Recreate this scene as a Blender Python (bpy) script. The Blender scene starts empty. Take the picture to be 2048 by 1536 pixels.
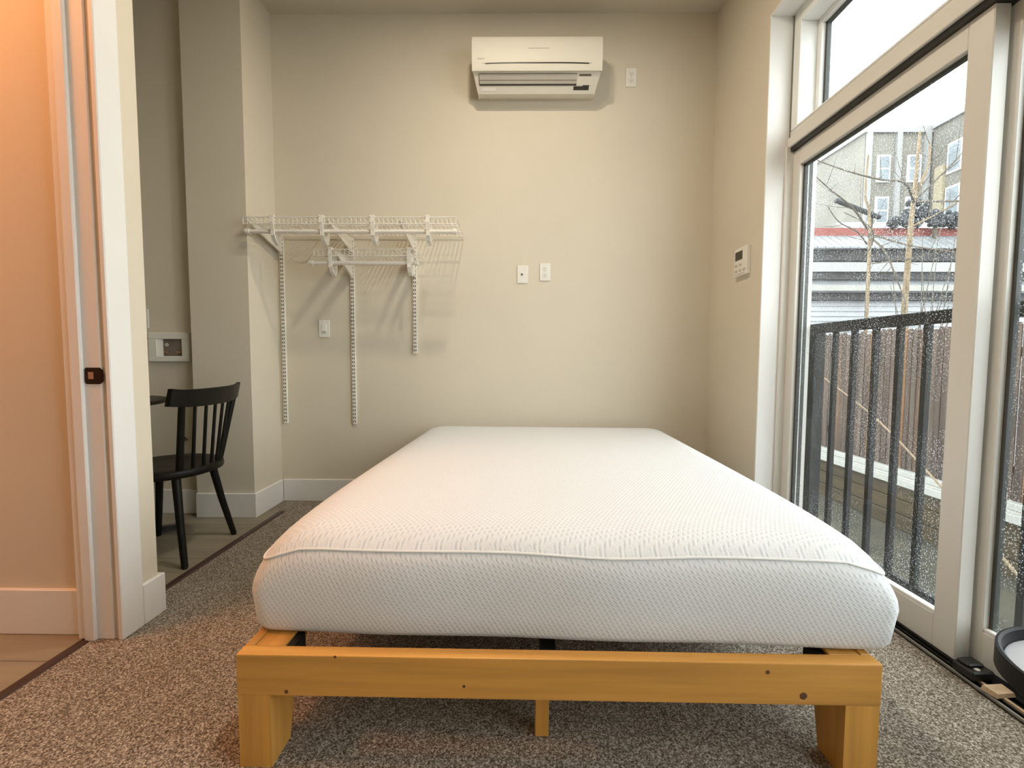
import bpy, bmesh, math, random
from mathutils import Vector, Matrix
random.seed(7)
SC = bpy.context.scene
COL = SC.collection
PI = math.pi

# ------------------------------------------------------------------ camera
def rotation(pitch, yaw, roll):
    cy, sy, cp, sp = math.cos(yaw), math.sin(yaw), math.cos(pitch), math.sin(pitch)
    fwd = Vector((sy*cp, cy*cp, -sp)); right = Vector((cy, -sy, 0)); down = fwd.cross(right)
    c, s = math.cos(roll), math.sin(roll)
    return c*right - s*down, s*right + c*down, fwd
r_, d_, f_ = rotation(math.radians(3.37), math.radians(-.5), math.radians(.2))
cam = bpy.data.cameras.new('camera'); cam_o = bpy.data.objects.new('camera', cam); COL.objects.link(cam_o)
mw = Matrix((( r_.x, -d_.x, -f_.x, 0), (r_.y, -d_.y, -f_.y, 0), (r_.z, -d_.z, -f_.z, 1.0), (0, 0, 0, 1)))
cam_o.matrix_world = mw
cam.sensor_width = 36; cam.lens = 36*895/2048; cam.clip_start = .02; cam.clip_end = 300
SC.camera = cam_o

# ------------------------------------------------------------------ world, lamps, exposure
w = bpy.data.worlds.new('overcast_sky'); SC.world = w; w.use_nodes = True
bg = w.node_tree.nodes['Background']
bg.inputs['Color'].default_value = (.93, .97, 1.0, 1); bg.inputs['Strength'].default_value = 6.4
SC.view_settings.view_transform = 'Standard'; SC.view_settings.look = 'None'
SC.view_settings.exposure = -.1; SC.view_settings.gamma = 1
SC.view_settings.use_curve_mapping = False

def disc_lamp(name, loc, size, power, color):
    l = bpy.data.lights.new(name, 'AREA'); l.shape = 'DISK'; l.size = size; l.energy = power; l.color = color
    o = bpy.data.objects.new(name, l); COL.objects.link(o); o.location = loc
    return o
disc_lamp('ceiling_lamp', (-.07, 1.82, 3.235), .12, 23, (1, .87, .70))
disc_lamp('ceiling_lamp_second', (-.07, 1.36, 3.235), .12, 13, (1, .87, .70))
disc_lamp('hall_lamp', (-2.2, .92, 3.2), .6, 46, (1, .41, .165))

# ------------------------------------------------------------------ materials
def pm(name, col, rough=.6, var=.06, vscale=6, bump=0., bscale=300, metal=0., spec=.5, stretch=(1, 1, 1), detail=3, col2=None):
    m = bpy.data.materials.new(name); m.use_nodes = True
    nt = m.node_tree; b = nt.nodes['Principled BSDF']
    tc = nt.nodes.new('ShaderNodeTexCoord'); mp = nt.nodes.new('ShaderNodeMapping')
    mp.inputs['Scale'].default_value = stretch
    nt.links.new(tc.outputs['Object'], mp.inputs['Vector'])
    n = nt.nodes.new('ShaderNodeTexNoise'); n.inputs['Scale'].default_value = vscale; n.inputs['Detail'].default_value = detail
    nt.links.new(mp.outputs['Vector'], n.inputs['Vector'])
    cr = nt.nodes.new('ShaderNodeValToRGB')
    lo = [max(0, c*(1-var)) for c in col]; hi = [min(1, c*(1+var)) for c in (col2 or col)]
    cr.color_ramp.elements[0].position = .3; cr.color_ramp.elements[0].color = (*lo, 1)
    cr.color_ramp.elements[1].position = .7; cr.color_ramp.elements[1].color = (*hi, 1)
    nt.links.new(n.outputs['Fac'], cr.inputs['Fac']); nt.links.new(cr.outputs['Color'], b.inputs['Base Color'])
    b.inputs['Roughness'].default_value = rough; b.inputs['Metallic'].default_value = metal
    b.inputs['Specular IOR Level'].default_value = spec
    if bump:
        n2 = nt.nodes.new('ShaderNodeTexNoise'); n2.inputs['Scale'].default_value = bscale; n2.inputs['Detail'].default_value = 3
        nt.links.new(tc.outputs['Object'], n2.inputs['Vector'])
        bp = nt.nodes.new('ShaderNodeBump'); bp.inputs['Strength'].default_value = bump; bp.inputs['Distance'].default_value = .004
        nt.links.new(n2.outputs['Fac'], bp.inputs['Height']); nt.links.new(bp.outputs['Normal'], b.inputs['Normal'])
    return m

def carpet_material():
    m = bpy.data.materials.new('carpet'); m.use_nodes = True
    nt = m.node_tree; b = nt.nodes['Principled BSDF']; L = nt.links.new
    tc = nt.nodes.new('ShaderNodeTexCoord')
    n = nt.nodes.new('ShaderNodeTexNoise'); n.inputs['Scale'].default_value = 230; n.inputs['Detail'].default_value = 2.5; n.inputs['Roughness'].default_value = .65
    L(tc.outputs['Object'], n.inputs['Vector'])
    cr = nt.nodes.new('ShaderNodeValToRGB'); e = cr.color_ramp.elements
    e[0].position = .33; e[0].color = (.055, .042, .031, 1); e[1].position = .67; e[1].color = (.78, .72, .62, 1)
    k = e.new(.5); k.color = (.285, .236, .183, 1)
    L(n.outputs['Fac'], cr.inputs['Fac'])
    big = nt.nodes.new('ShaderNodeTexNoise'); big.inputs['Scale'].default_value = 5; L(tc.outputs['Object'], big.inputs['Vector'])
    mx = nt.nodes.new('ShaderNodeMixRGB'); mx.blend_type = 'MULTIPLY'; mx.inputs['Fac'].default_value = .25
    L(cr.outputs['Color'], mx.inputs['Color1']); L(big.outputs['Fac'], mx.inputs['Color2'])
    L(mx.outputs['Color'], b.inputs['Base Color']); b.inputs['Roughness'].default_value = .95; b.inputs['Specular IOR Level'].default_value = .1
    bp = nt.nodes.new('ShaderNodeBump'); bp.inputs['Strength'].default_value = .9; bp.inputs['Distance'].default_value = .006
    L(n.outputs['Fac'], bp.inputs['Height']); L(bp.outputs['Normal'], b.inputs['Normal'])
    return m

def knit_material():
    m = bpy.data.materials.new('mattress_knit'); m.use_nodes = True
    nt = m.node_tree; b = nt.nodes['Principled BSDF']; L = nt.links.new
    def mth(op, a, bb=None):
        q = nt.nodes.new('ShaderNodeMath'); q.operation = op
        for i, s in enumerate((a, bb)):
            if s is None: continue
            if isinstance(s, (int, float)): q.inputs[i].default_value = s
            else: L(s, q.inputs[i])
        return q.outputs[0]
    tc = nt.nodes.new('ShaderNodeTexCoord'); sp = nt.nodes.new('ShaderNodeSeparateXYZ'); L(tc.outputs['Object'], sp.inputs[0])
    v = mth('SUBTRACT', sp.outputs['Y'], sp.outputs['Z'])
    a1 = mth('SINE', mth('MULTIPLY', mth('SUBTRACT', sp.outputs['X'], mth('MULTIPLY', v, .55)), 2*PI/.0125))
    a2 = mth('SINE', mth('MULTIPLY', mth('SUBTRACT', v, mth('MULTIPLY', sp.outputs['X'], .2)), 2*PI/.0095))
    h = mth('ADD', mth('MULTIPLY', a1, .45), mth('MULTIPLY', mth('MULTIPLY', a1, a2), .55))
    h2 = mth('ADD', mth('MULTIPLY', h, .3), .5)
    n = nt.nodes.new('ShaderNodeTexNoise'); n.inputs['Scale'].default_value = 260; L(tc.outputs['Object'], n.inputs['Vector'])
    h3 = mth('ADD', mth('MULTIPLY', h2, .8), mth('MULTIPLY', n.outputs['Fac'], .3))
    cr = nt.nodes.new('ShaderNodeValToRGB'); e = cr.color_ramp.elements
    e[0].position = .28; e[0].color = (.51, .55, .58, 1); e[1].position = .56; e[1].color = (.71, .72, .725, 1)
    L(h3, cr.inputs['Fac']); L(cr.outputs['Color'], b.inputs['Base Color'])
    b.inputs['Roughness'].default_value = .9; b.inputs['Specular IOR Level'].default_value = .15
    bp = nt.nodes.new('ShaderNodeBump'); bp.inputs['Strength'].default_value = .55; bp.inputs['Distance'].default_value = .0025
    L(h3, bp.inputs['Height']); L(bp.outputs['Normal'], b.inputs['Normal'])
    return m

def glass_material(name, spots, film):
    m = bpy.data.materials.new(name); m.use_nodes = True
    nt = m.node_tree; nt.nodes.clear(); L = nt.links.new
    out = nt.nodes.new('ShaderNodeOutputMaterial')
    tr = nt.nodes.new('ShaderNodeBsdfTransparent'); tr.inputs['Color'].default_value = (.95, .97, .96, 1)
    gl = nt.nodes.new('ShaderNodeBsdfGlossy'); gl.inputs['Roughness'].default_value = .02
    lw = nt.nodes.new('ShaderNodeLayerWeight'); lw.inputs['Blend'].default_value = .5
    pw = nt.nodes.new('ShaderNodeMath'); pw.operation = 'POWER'; L(lw.outputs['Facing'], pw.inputs[0]); pw.inputs[1].default_value = 4.5
    fr = nt.nodes.new('ShaderNodeMath'); fr.operation = 'MULTIPLY_ADD'; L(pw.outputs[0], fr.inputs[0]); fr.inputs[1].default_value = .5; fr.inputs[2].default_value = .01
    m1 = nt.nodes.new('ShaderNodeMixShader'); L(fr.outputs[0], m1.inputs[0]); L(tr.outputs[0], m1.inputs[1]); L(gl.outputs[0], m1.inputs[2])
    di = nt.nodes.new('ShaderNodeBsdfTranslucent'); di.inputs['Color'].default_value = (.55, .56, .56, 1)
    tc = nt.nodes.new('ShaderNodeTexCoord')
    vo = nt.nodes.new('ShaderNodeTexVoronoi'); vo.inputs['Scale'].default_value = 125; L(tc.outputs['Object'], vo.inputs['Vector'])
    cr = nt.nodes.new('ShaderNodeValToRGB'); e = cr.color_ramp.elements
    e[0].position = .13; e[0].color = (1, 1, 1, 1); e[1].position = .27; e[1].color = (0, 0, 0, 1)
    L(vo.outputs['Distance'], cr.inputs['Fac'])
    n = nt.nodes.new('ShaderNodeTexNoise'); n.inputs['Scale'].default_value = 3.2; n.inputs['Detail'].default_value = 4; L(tc.outputs['Object'], n.inputs['Vector'])
    c2 = nt.nodes.new('ShaderNodeValToRGB'); e = c2.color_ramp.elements
    e[0].position = .40; e[0].color = (.05, .05, .05, 1); e[1].position = .60; e[1].color = (1, 1, 1, 1)
    L(n.outputs['Fac'], c2.inputs['Fac'])
    mu = nt.nodes.new('ShaderNodeMath'); mu.operation = 'MULTIPLY'; L(cr.outputs['Color'], mu.inputs[0]); L(c2.outputs['Color'], mu.inputs[1])
    ma = nt.nodes.new('ShaderNodeMath'); ma.operation = 'MULTIPLY_ADD'; L(mu.outputs[0], ma.inputs[0]); ma.inputs[1].default_value = spots; ma.inputs[2].default_value = film
    m2 = nt.nodes.new('ShaderNodeMixShader'); L(ma.outputs[0], m2.inputs[0]); L(m1.outputs[0], m2.inputs[1]); L(di.outputs[0], m2.inputs[2])
    L(m2.outputs[0], out.inputs[0])
    return m

M = dict(
    wall=pm('wall_paint', (.665, .605, .49), .85, .02, 2, .12, 260),
    ceil=pm('ceiling_paint', (.60, .545, .45), .9, .02, 2, .1, 200),
    white=pm('white_trim_paint', (.78, .775, .75), .45, .02, 4),
    vinyl=pm('door_vinyl', (.70, .68, .63), .42, .02, 5),
    vinyl2=pm('window_vinyl', (.80, .81, .79), .4, .02, 5),
    carpet=carpet_material(),
    plank=pm('vinyl_plank', (.26, .225, .16), .5, .18, 9, .05, 120, stretch=(.12, 1.4, 1), detail=5),
    strip=pm('transition_strip', (.045, .022, .018), .4, .1, 20, spec=.5),
    pine=pm('honey_pine', (.50, .238, .045), .42, .13, 5, .04, 80, stretch=(.22, 5, 5), detail=6, col2=(.62, .315, .066)),
    pinel=pm('honey_pine_leg', (.50, .238, .045), .42, .13, 5, .04, 80, stretch=(5, 5, .22), detail=6, col2=(.62, .315, .066)),
    piney=pm('honey_pine_side', (.50, .238, .045), .42, .13, 5, .04, 80, stretch=(5, .22, 5), detail=6, col2=(.62, .315, .066)),
    knot=pm('pine_knot', (.10, .035, .012), .6, .3, 200),
    knit=knit_material(),
    piping=pm('mattress_piping', (.76, .76, .745), .85, .03, 60),
    plastic=pm('white_plastic', (.80, .78, .72), .35, .02, 8),
    acw=pm('conditioner_plastic', (.72, .69, .60), .5, .015, 5, spec=.25),
    acg=pm('conditioner_grey_plastic', (.50, .47, .41), .45, .02, 5),
    dark=pm('dark_plastic', (.03, .024, .016), .35, .1, 30),
    brown=pm('smoked_plastic', (.13, .10, .06), .35, .1, 30),
    print=pm('grey_print', (.50, .47, .40), .5, .02, 30),
    wire=pm('white_epoxy_wire', (.80, .77, .69), .4, .02, 12),
    slot=pm('slot_shadow', (.10, .085, .065), .8, .1, 30),
    black=pm('black_paint', (.010, .010, .009), .32, .15, 14),
    blackw=pm('black_stained_wood', (.006, .0055, .004), .45, .3, 12, .05, 90, spec=.25),
    alu=pm('black_aluminium', (.008, .008, .007), .45, .15, 20, spec=.25),
    edge=pm('bare_metal_edge', (.33, .32, .30), .35, .1, 20, metal=.8),
    gasket=pm('glazing_gasket', (.055, .06, .056), .6, .1, 30),
    bronze=pm('oil_rubbed_bronze', (.018, .008, .006), .35, .2, 30, metal=.5),
    latch=pm('latch_hole_wood', (.38, .20, .11), .6, .1, 40),
    rail=pm('railing_powder_coat', (.014, .013, .012), .75, .2, 25),
    ground=pm('yard_dirt', (.040, .036, .023), .95, .4, 2.2, .3, 30, detail=6),
    retain=pm('weathered_timber', (.044, .032, .015), .9, .3, 4, .2, 60, stretch=(1, .2, 3), detail=5),
    curb=pm('white_board', (.26, .26, .235), .7, .06, 3),
    concrete=pm('concrete', (.36, .35, .32), .9, .12, 5, .1, 60),
    apt=pm('apartment_render', (.17, .16, .138), .9, .12, .7, detail=5),
    aptp=pm('pale_render', (.27, .27, .265), .9, .06, .6),
    aptc=pm('cream_pilaster', (.30, .26, .18), .9, .06, 1),
    pane=pm('far_window_glass', (.22, .25, .27), .2, .2, .8),
    panel=pm('far_window_pale', (.66, .68, .68), .4, .1, .8),
    red=pm('red_fascia', (.17, .045, .035), .7, .12, 3),
    metalroof=pm('corrugated_metal', (.16, .17, .175), .45, .12, 2, metal=.2),
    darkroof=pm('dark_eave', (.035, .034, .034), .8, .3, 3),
    siding=pm('white_clapboard', (.30, .31, .325), .7, .04, 2),
    bark=pm('pale_bark', (.17, .125, .075), .85, .3, 9, .2, 40, stretch=(3, 3, .6)),
    twig=pm('grey_bark', (.09, .075, .058), .9, .3, 12),
    snow=pm('black_foliage', (.03, .032, .035), .9, .4, 6),
    grey=pm('grey_tray_lining', (.42, .42, .44), .35, .03, 10),
    tray=pm('tray_black', (.007, .007, .008), .5, .1, 12, spec=.2),
    woodbit=pm('bare_wood_offcut', (.48, .34, .21), .7, .15, 20, stretch=(1, 6, 6)),
    screen=pm('lcd_screen', (.045, .04, .018), .25, .2, 60),
    brass=pm('valve_brass', (.16, .10, .08), .4, .4, 40, metal=.3),
    boxin=pm('outlet_box_inside', (.20, .16, .13), .7, .15, 12),
    glass=glass_material('rain_spotted_glass', .8, .004),
    glass2=glass_material('transom_glass', .2, .01),
    fence=[pm('fence_plank_%s' % k, c, .9, .35, 5, .25, 60, stretch=(3, 3, .18), detail=6, col2=c2) for k, c, c2 in (
        ('grey', (.040, .027, .019), (.066, .046, .033)), ('brown', (.042, .022, .012), (.070, .039, .021)),
        ('orange', (.085, .040, .013), (.12, .062, .025)), ('dark', (.027, .017, .012), (.048, .031, .022)))],
)

# ------------------------------------------------------------------ mesh builder
class MB:
    def __init__(s): s.v = []; s.f = []
    def add(s, vs, fs):
        o = len(s.v); s.v += [tuple(p) for p in vs]; s.f += [tuple(i+o for i in f) for f in fs]; return s
    def box(s, x0, x1, y0, y1, z0, z1, bev=0, seg=1):
        if bev:
            bm = bmesh.new(); bmesh.ops.create_cube(bm, size=1)
            for v in bm.verts:
                v.co = ((x0+x1)/2+v.co.x*(x1-x0), (y0+y1)/2+v.co.y*(y1-y0), (z0+z1)/2+v.co.z*(z1-z0))
            bmesh.ops.bevel(bm, geom=list(bm.edges), offset=bev, segments=seg, affect='EDGES', profile=.6)
            bm.verts.index_update(); s.add([v.co for v in bm.verts], [[v.index for v in f.verts] for f in bm.faces]); bm.free()
            return s
        return s.add([(x, y, z) for z in (z0, z1) for y in (y0, y1) for x in (x0, x1)],
                     [(0, 2, 3, 1), (4, 5, 7, 6), (0, 1, 5, 4), (2, 6, 7, 3), (0, 4, 6, 2), (1, 3, 7, 5)])
    def hexa(s, bot, top):
        return s.add(list(bot)+list(top), [(3, 2, 1, 0), (4, 5, 6, 7), (0, 1, 5, 4), (1, 2, 6, 5), (2, 3, 7, 6), (3, 0, 4, 7)])
    def prism(s, poly, axis, a, b):
        def P(u, v, t): return {'x': (t, u, v), 'y': (u, t, v), 'z': (u, v, t)}[axis]
        n = len(poly)
        vs = [P(u, v, a) for u, v in poly]+[P(u, v, b) for u, v in poly]
        fs = [tuple(range(n-1, -1, -1)), tuple(range(n, 2*n))]+[(i, (i+1) % n, n+(i+1) % n, n+i) for i in range(n)]
        return s.add(vs, fs)
    def tube(s, path, r, n=8, r2=None, cap=True):
        P = [Vector(p) for p in path]; rings = []
        up = None
        for i, p in enumerate(P):
            t = (P[min(i+1, len(P)-1)]-P[max(i-1, 0)]).normalized()
            if up is None:
                up = t.orthogonal().normalized()
            up = (up-t*up.dot(t)).normalized(); sd = t.cross(up)
            rr = r if r2 is None else r+(r2-r)*i/(len(P)-1)
            rings.append([p+(up*math.cos(2*PI*k/n)+sd*math.sin(2*PI*k/n))*rr for k in range(n)])
        vs = [q for g in rings for q in g]
        fs = [(i*n+k, i*n+(k+1) % n, (i+1)*n+(k+1) % n, (i+1)*n+k) for i in range(len(P)-1) for k in range(n)]
        if cap: fs += [tuple(range(n-1, -1, -1)), tuple((len(P)-1)*n+k for k in range(n))]
        return s.add(vs, fs)
    def lathe(s, prof, n=32, c=(0, 0, 0), axis='z'):
        vs = []
        for r, h in prof:
            for k in range(n):
                a = 2*PI*k/n; u, v = r*math.cos(a), r*math.sin(a)
                q = {'z': (u, v, h), 'y': (u, h, v), 'x': (h, u, v)}[axis]
                vs.append((q[0]+c[0], q[1]+c[1], q[2]+c[2]))
        m = len(prof)
        fs = [(i*n+k, i*n+(k+1) % n, (i+1)*n+(k+1) % n, (i+1)*n+k) for i in range(m-1) for k in range(n)]
        fs += [tuple(range(n-1, -1, -1)), tuple((m-1)*n+k for k in range(n))]
        return s.add(vs, fs)
    def build(s, name, mat, parent=None, smooth=False, base=True, label=None):
        vs = s.v; loc = None
        if parent is None and base:
            xs, ys, zs = zip(*vs); loc = ((min(xs)+max(xs))/2, (min(ys)+max(ys))/2, min(zs))
            vs = [(x-loc[0], y-loc[1], z-loc[2]) for x, y, z in vs]
        me = bpy.data.meshes.new(name); me.from_pydata(vs, [], s.f)
        bm = bmesh.new(); bm.from_mesh(me); bmesh.ops.recalc_face_normals(bm, faces=list(bm.faces)); bm.to_mesh(me); bm.free()
        me.materials.append(mat)
        if smooth:
            me.polygons.foreach_set('use_smooth', [True]*len(me.polygons))
            try: me.set_sharp_from_angle(angle=math.radians(smooth if smooth is not True else 40))
            except Exception: pass
        o = bpy.data.objects.new(name, me); COL.objects.link(o)
        if loc: o.location = loc
        if parent is not None: o.parent = parent
        if label: o['label'] = label
        return o

def thing(name, label, cat, loc=(0, 0, 0), rz=0, group=None, kind=None):
    o = bpy.data.objects.new(name, None); COL.objects.link(o); o.empty_display_size = .05
    o.location = loc; o.rotation_euler = (0, 0, rz)
    if kind: o['kind'] = kind
    if cat: o['category'] = cat
    if label: o['label'] = label
    if group: o['group'] = group
    return o
def tag(o, label, cat, group=None, kind=None):
    o['label'] = label; o['category'] = cat
    if group: o['group'] = group
    if kind: o['kind'] = kind
    return o
def struct(o, label=None):
    o['kind'] = 'structure'
    if label: o['label'] = label
    return o
def S(name, mat, *boxes, label=None, bev=0):
    m = MB()
    for b in boxes: m.box(*b, bev=bev)
    return struct(m.build(name, mat), label)
def B(*a, bev=0, seg=1): return MB().box(*a, bev=bev, seg=seg)

H = 3.245
YB = 3.06      # back wall face
XR = 1.305     # right wall face
# ------------------------------------------------------------------ room shell
S('floor', M['carpet'], (-1.512, 1.396, -1.3, YB+.05, -.05, 0), (-1.7, -1.512, 2.845, YB+.05, -.05, -.001), label='speckled taupe cut pile carpet')
S('ceiling', M['ceil'], (-2.9, 1.7, -1.4, 3.25, H, H+.1), label='plain painted ceiling')
S('wall_back', M['wall'], (-1.9, 1.6, YB, YB+.15, 0, H), label='beige painted wall behind the bed')
S('wall_nib', M['wall'], (-1.985, -1.625, 2.73, YB+.14, 0, H), label='beige wall corner beside the closet shelves')
S('wall_nook', M['wall'], (-2.85, -1.985, 2.80, 2.95, 0, H), label='beige wall at the back of the dining nook')
S('wall_right', M['wall'], (XR, 1.575, 2.425, YB, 0, H), (XR, 1.575, -.62, 2.425, 2.765, H), (XR, 1.575, -1.3, -.62, 0, H), label='beige wall around the glass door')  # opening carried on past the view to let in more daylight
S('wall_rear', M['wall'], (-2.85, 1.6, -1.4, -1.28, 0, H), label='beige wall opposite the bed')
S('wall_left', M['wall'], (-1.525, -1.395, -1.3, .62, 0, H), (-1.525, -1.395, .62, 1.522, 2.46, H), (-1.525, -1.395, 1.522, 1.687, 0, H), label='beige wall with the hall doorway')
S('wall_hall', M['wall'], (-2.85, -1.525, 1.555, 1.655, 0, H), label='hall wall in orange lamp light')
S('wall_hall_side', M['wall'], (-2.9, -2.8, -1.3, 2.9, 0, H), label='far side wall of hall and nook')

# plank floor of hall and nook
pf = thing('floor_wood', 'brown plank floor of hall and nook', None, (-2.15, .7, 0), kind='structure')
B(-.66, .63, -2.0, 2.16, -.05, -.006).build('underlay', M['plank'], pf)
yy = -1.3; k = 0
while yy < 2.8:
    w2 = .15; x = -2.80 - (k*.37 % 1.0)
    while x < -1.53:
        x1 = min(x+1.2, -1.53)
        a0 = max(x, -2.80)
        if x1-a0 > .03:
            B(a0+.001+2.15, x1-.001+2.15, yy-.7+.001, min(yy+w2, 2.845)-.7-.001, -.006, random.uniform(-.0008, .0004), bev=.001).build('plank', M['plank'], pf)
        x += 1.2
    yy += w2; k += 1

# transition strips between carpet and planks
def strip(y0, y1, label):
    t = thing('transition_strip', label, 'floor strip', (-1.512, (y0+y1)/2, 0), group='dark metal floor strips')
    h = (y1-y0)/2
    MB().prism([(-.02, 0), (-.014, .005), (.014, .005), (.02, 0)], 'y', -h, h).build('strip', M['strip'], t)
    n = int((y1-y0)/.3)
    for i in range(n):
        y = -h+.12+i*.3
        MB().lathe([(.004, .0045), (.004, .0062), (.002, .0066)], 8, (0, y, 0)).build('screw', M['edge'], t)
strip(.63, 1.50, 'dark brown metal strip across the orange-lit hall doorway')
strip(1.70, 2.83, 'dark brown metal strip between the chair and the bed')

# baseboards
def bboard(name, *boxes):
    m = MB()
    for b in boxes: m.box(*b, bev=.0025)
    return struct(m.build(name, M['white']), None)
BH = .152
bboard('baseboard_back', (-1.61, XR, YB-.016, YB, 0, BH))
bboard('baseboard_right', (XR-.016, XR, 2.44, YB-.016, 0, BH))
bboard('baseboard_nib', (-1.625, -1.609, 2.7305, YB-.017, 0, BH), (-1.985, -1.609, 2.714, 2.73, 0, BH))
bboard('baseboard_nook', (-2.80, -1.985, 2.784, 2.80, 0, BH))
bboard('baseboard_left', (-1.395, -1.379, 1.603, 1.6872, 0, BH), (-1.527, -1.379, 1.6876, 1.705, 0, BH))
bboard('baseboard_hall', (-2.80, -1.545, 1.538, 1.555, 0, .165))

# hall doorway lining: jamb, stop, casing, strike plate
j = thing('trim_1', 'white door jamb and casing of the hall doorway', None, (-1.46, 1.52, 0), kind='structure')
B(-.085, .042, -.005, .012, 0, 2.46, bev=.002).build('jamb', M['white'], j)
B(-.052, -.014, -.018, -.004, 0, 2.46, bev=.003).build('door_stop', M['white'], j)
B(.061, .080, -.010, .082, 0, 2.53, bev=.003).build('casing', M['white'], j)
sp_ = thing('strike_plate', None, None); sp_.parent = j; sp_['label'] = 'dark bronze strike plate'
pts = []
MB().prism([(-.006, .905), (.040, .905), (.050, .914), (.052, .933), (.050, .952), (.040, .961), (-.006, .961), (-.010, .955), (-.010, .911)], 'y', -.0085, -.0045).build('plate', M['bronze'], sp_)
B(.002, .020, -.0095, -.008, .922, .946, bev=.0004).build('latch_hole', M['latch'], sp_)
struct(j)

# ------------------------------------------------------------------ window wall: transom, sliding door, fixed panel
t2 = thing('trim_2', 'white lining of the glass door opening', None, (1.36, 2.42, 0), kind='structure')
B(-.056, .06, -.003, .006, 0, 2.765, bev=.002).build('jamb_lining', M['white'], t2)
B(-.056, .20, -3.03, -.003, 2.755, 2.768, bev=.002).build('head_lining', M['white'], t2)
B(-.056, .20, -3.04, -3.03, 0, 2.765, bev=.002).build('jamb_lining', M['white'], t2)
B(.042, .20, -.016, -.003, 0, 2.10, bev=.002).build('door_jamb', M['vinyl'], t2)

B(.135, .172, -.034, -.003, .005, 2.08, bev=.002).build('screen_track', M['gasket'], t2)
B(.186, .206, -.0045, -.003, .27, .345).build('tape', pm('blue_tape', (.10, .17, .30), .6, .1, 40), t2, label='strip of blue tape')

hd = thing('trim_3', 'white header rail between glass door and transom', None, (1.41, 1.40, 2.08), kind='structure')
B(0, .16, -2.01, 1.015, .012, .062, bev=.003).build('header', M['vinyl'], hd)
B(.012, .16, -2.01, 1.015, .062, .095, bev=.003).build('header_cap', M['vinyl'], hd)
B(.012, .15, -2.01, 1.003, -.008, .012).build('gap_strip', M['black'], hd)  # black strip standing for the dark gap above the door panel

wn = thing('window_1', 'transom window above the glass door', None, (1.45, 1.40, 2.175), kind='structure')  # unseen near end lengthened along with the fixed panel, for daylight
FX0, FX1 = -.03, .11
for nm, y0, y1, z0, z1 in (('frame_jamb', .955, 1.008, 0, .58), ('frame_jamb', -2.008, -1.955, 0, .58)):
    B(FX0, FX1, y0, y1, z0, z1, bev=.003).build(nm, M['vinyl2'], wn)
B(FX0, FX1, -1.955, .955, .515, .58, bev=.003).build('frame_head', M['vinyl2'], wn)
B(FX0, FX1, -1.955, .955, 0, .012, bev=.003).build('frame_sill', M['vinyl2'], wn)
B(.055, FX1, .925, .955, .012, .515, bev=.003).build('glazing_bead', M['vinyl2'], wn)
B(.055, FX1, -1.955, .925, .485, .515, bev=.003).build('glazing_bead', M['vinyl2'], wn)
B(.075, .095, .912, .926, .012, .486).build('gasket', M['gasket'], wn)
B(.075, .095, -1.95, .926, .473, .487).build('gasket', M['gasket'], wn)
MB().box(.084, .090, -1.95, .913, .012, .474).build('pane', M['glass2'], wn)

def panel(name, label, x, y0, y1, st0, st1, z0=.014, z1=2.073, zb=.126, zt=1.988, th=.05):
    c = (y0+y1)/2
    t = thing(name, label, None, (x, c, z0), kind='structure')
    a, b = y0-c, y1-c; hgt = z1-z0
    B(0, th, b-st1, b, 0, hgt, bev=.003).build('stile', M['vinyl'], t)
    B(0, th, a, a+st0, 0, hgt, bev=.003).build('stile', M['vinyl'], t)
    B(.0005, th, a+st0, b-st1, zt-z0, hgt, bev=.002).build('top_rail', M['vinyl'], t)
    B(.0005, th, a+st0, b-st1, 0, zb-z0, bev=.002).build('bottom_rail', M['vinyl'], t)
    B(.004, .022, a+st0, b-st1, zb-z0, zb-z0+.011, bev=.002).build('sill_bead', M['white'], t, label='white glazing bead')
    g = .012
    B(.02, .036, b-st1-g, b-st1, zb-z0, zt-z0).build('gasket', M['gasket'], t)
    B(.02, .036, a+st0, a+st0+g*.3, zb-z0, zt-z0).build('gasket', M['gasket'], t)
    B(.02, .036, a+st0, b-st1, zt-z0-g, zt-z0).build('gasket', M['gasket'], t)
    MB().box(.026, .031, a+st0, b-st1, zb-z0, zt-z0).build('pane', M['glass'], t)
    return t
panel('door_1', 'white framed sliding glass door panel', 1.44, 1.425, 2.44, .080, .09)
panel('door_2', 'fixed glass panel beside the sliding door', 1.502, -.60, 1.475, .07, .072)  # unseen near part lengthened to bring daylight onto the bed front

sl = thing('trim_4', 'black aluminium sliding door track', None, (1.396, 1.41, 0), kind='structure')
B(0, .17, -2.02, 1.01, -.04, .004).build('track_bed', M['alu'], sl)
B(0, .006, -2.02, 1.01, 0, .013, bev=.001).build('front_lip', M['edge'], sl)
B(.018, .023, -2.02, 1.01, 0, .012).build('ridge', M['alu'], sl)
B(.034, .040, -2.02, 1.01, 0, .016).build('ridge', M['alu'], sl)
B(.06, .066, -2.02, .012, 0, .016).build('ridge', M['alu'], sl)
B(.026, .034, -2.02, -.01, .002, .017).build('wood_filler', M['woodbit'], sl)
for i in range(6):
    MB().lathe([(.005, .004), (.005, .006), (.002, .007)], 8, (.0285, -.62+i*.16, 0)).build('screw', M['edge'], sl)

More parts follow.
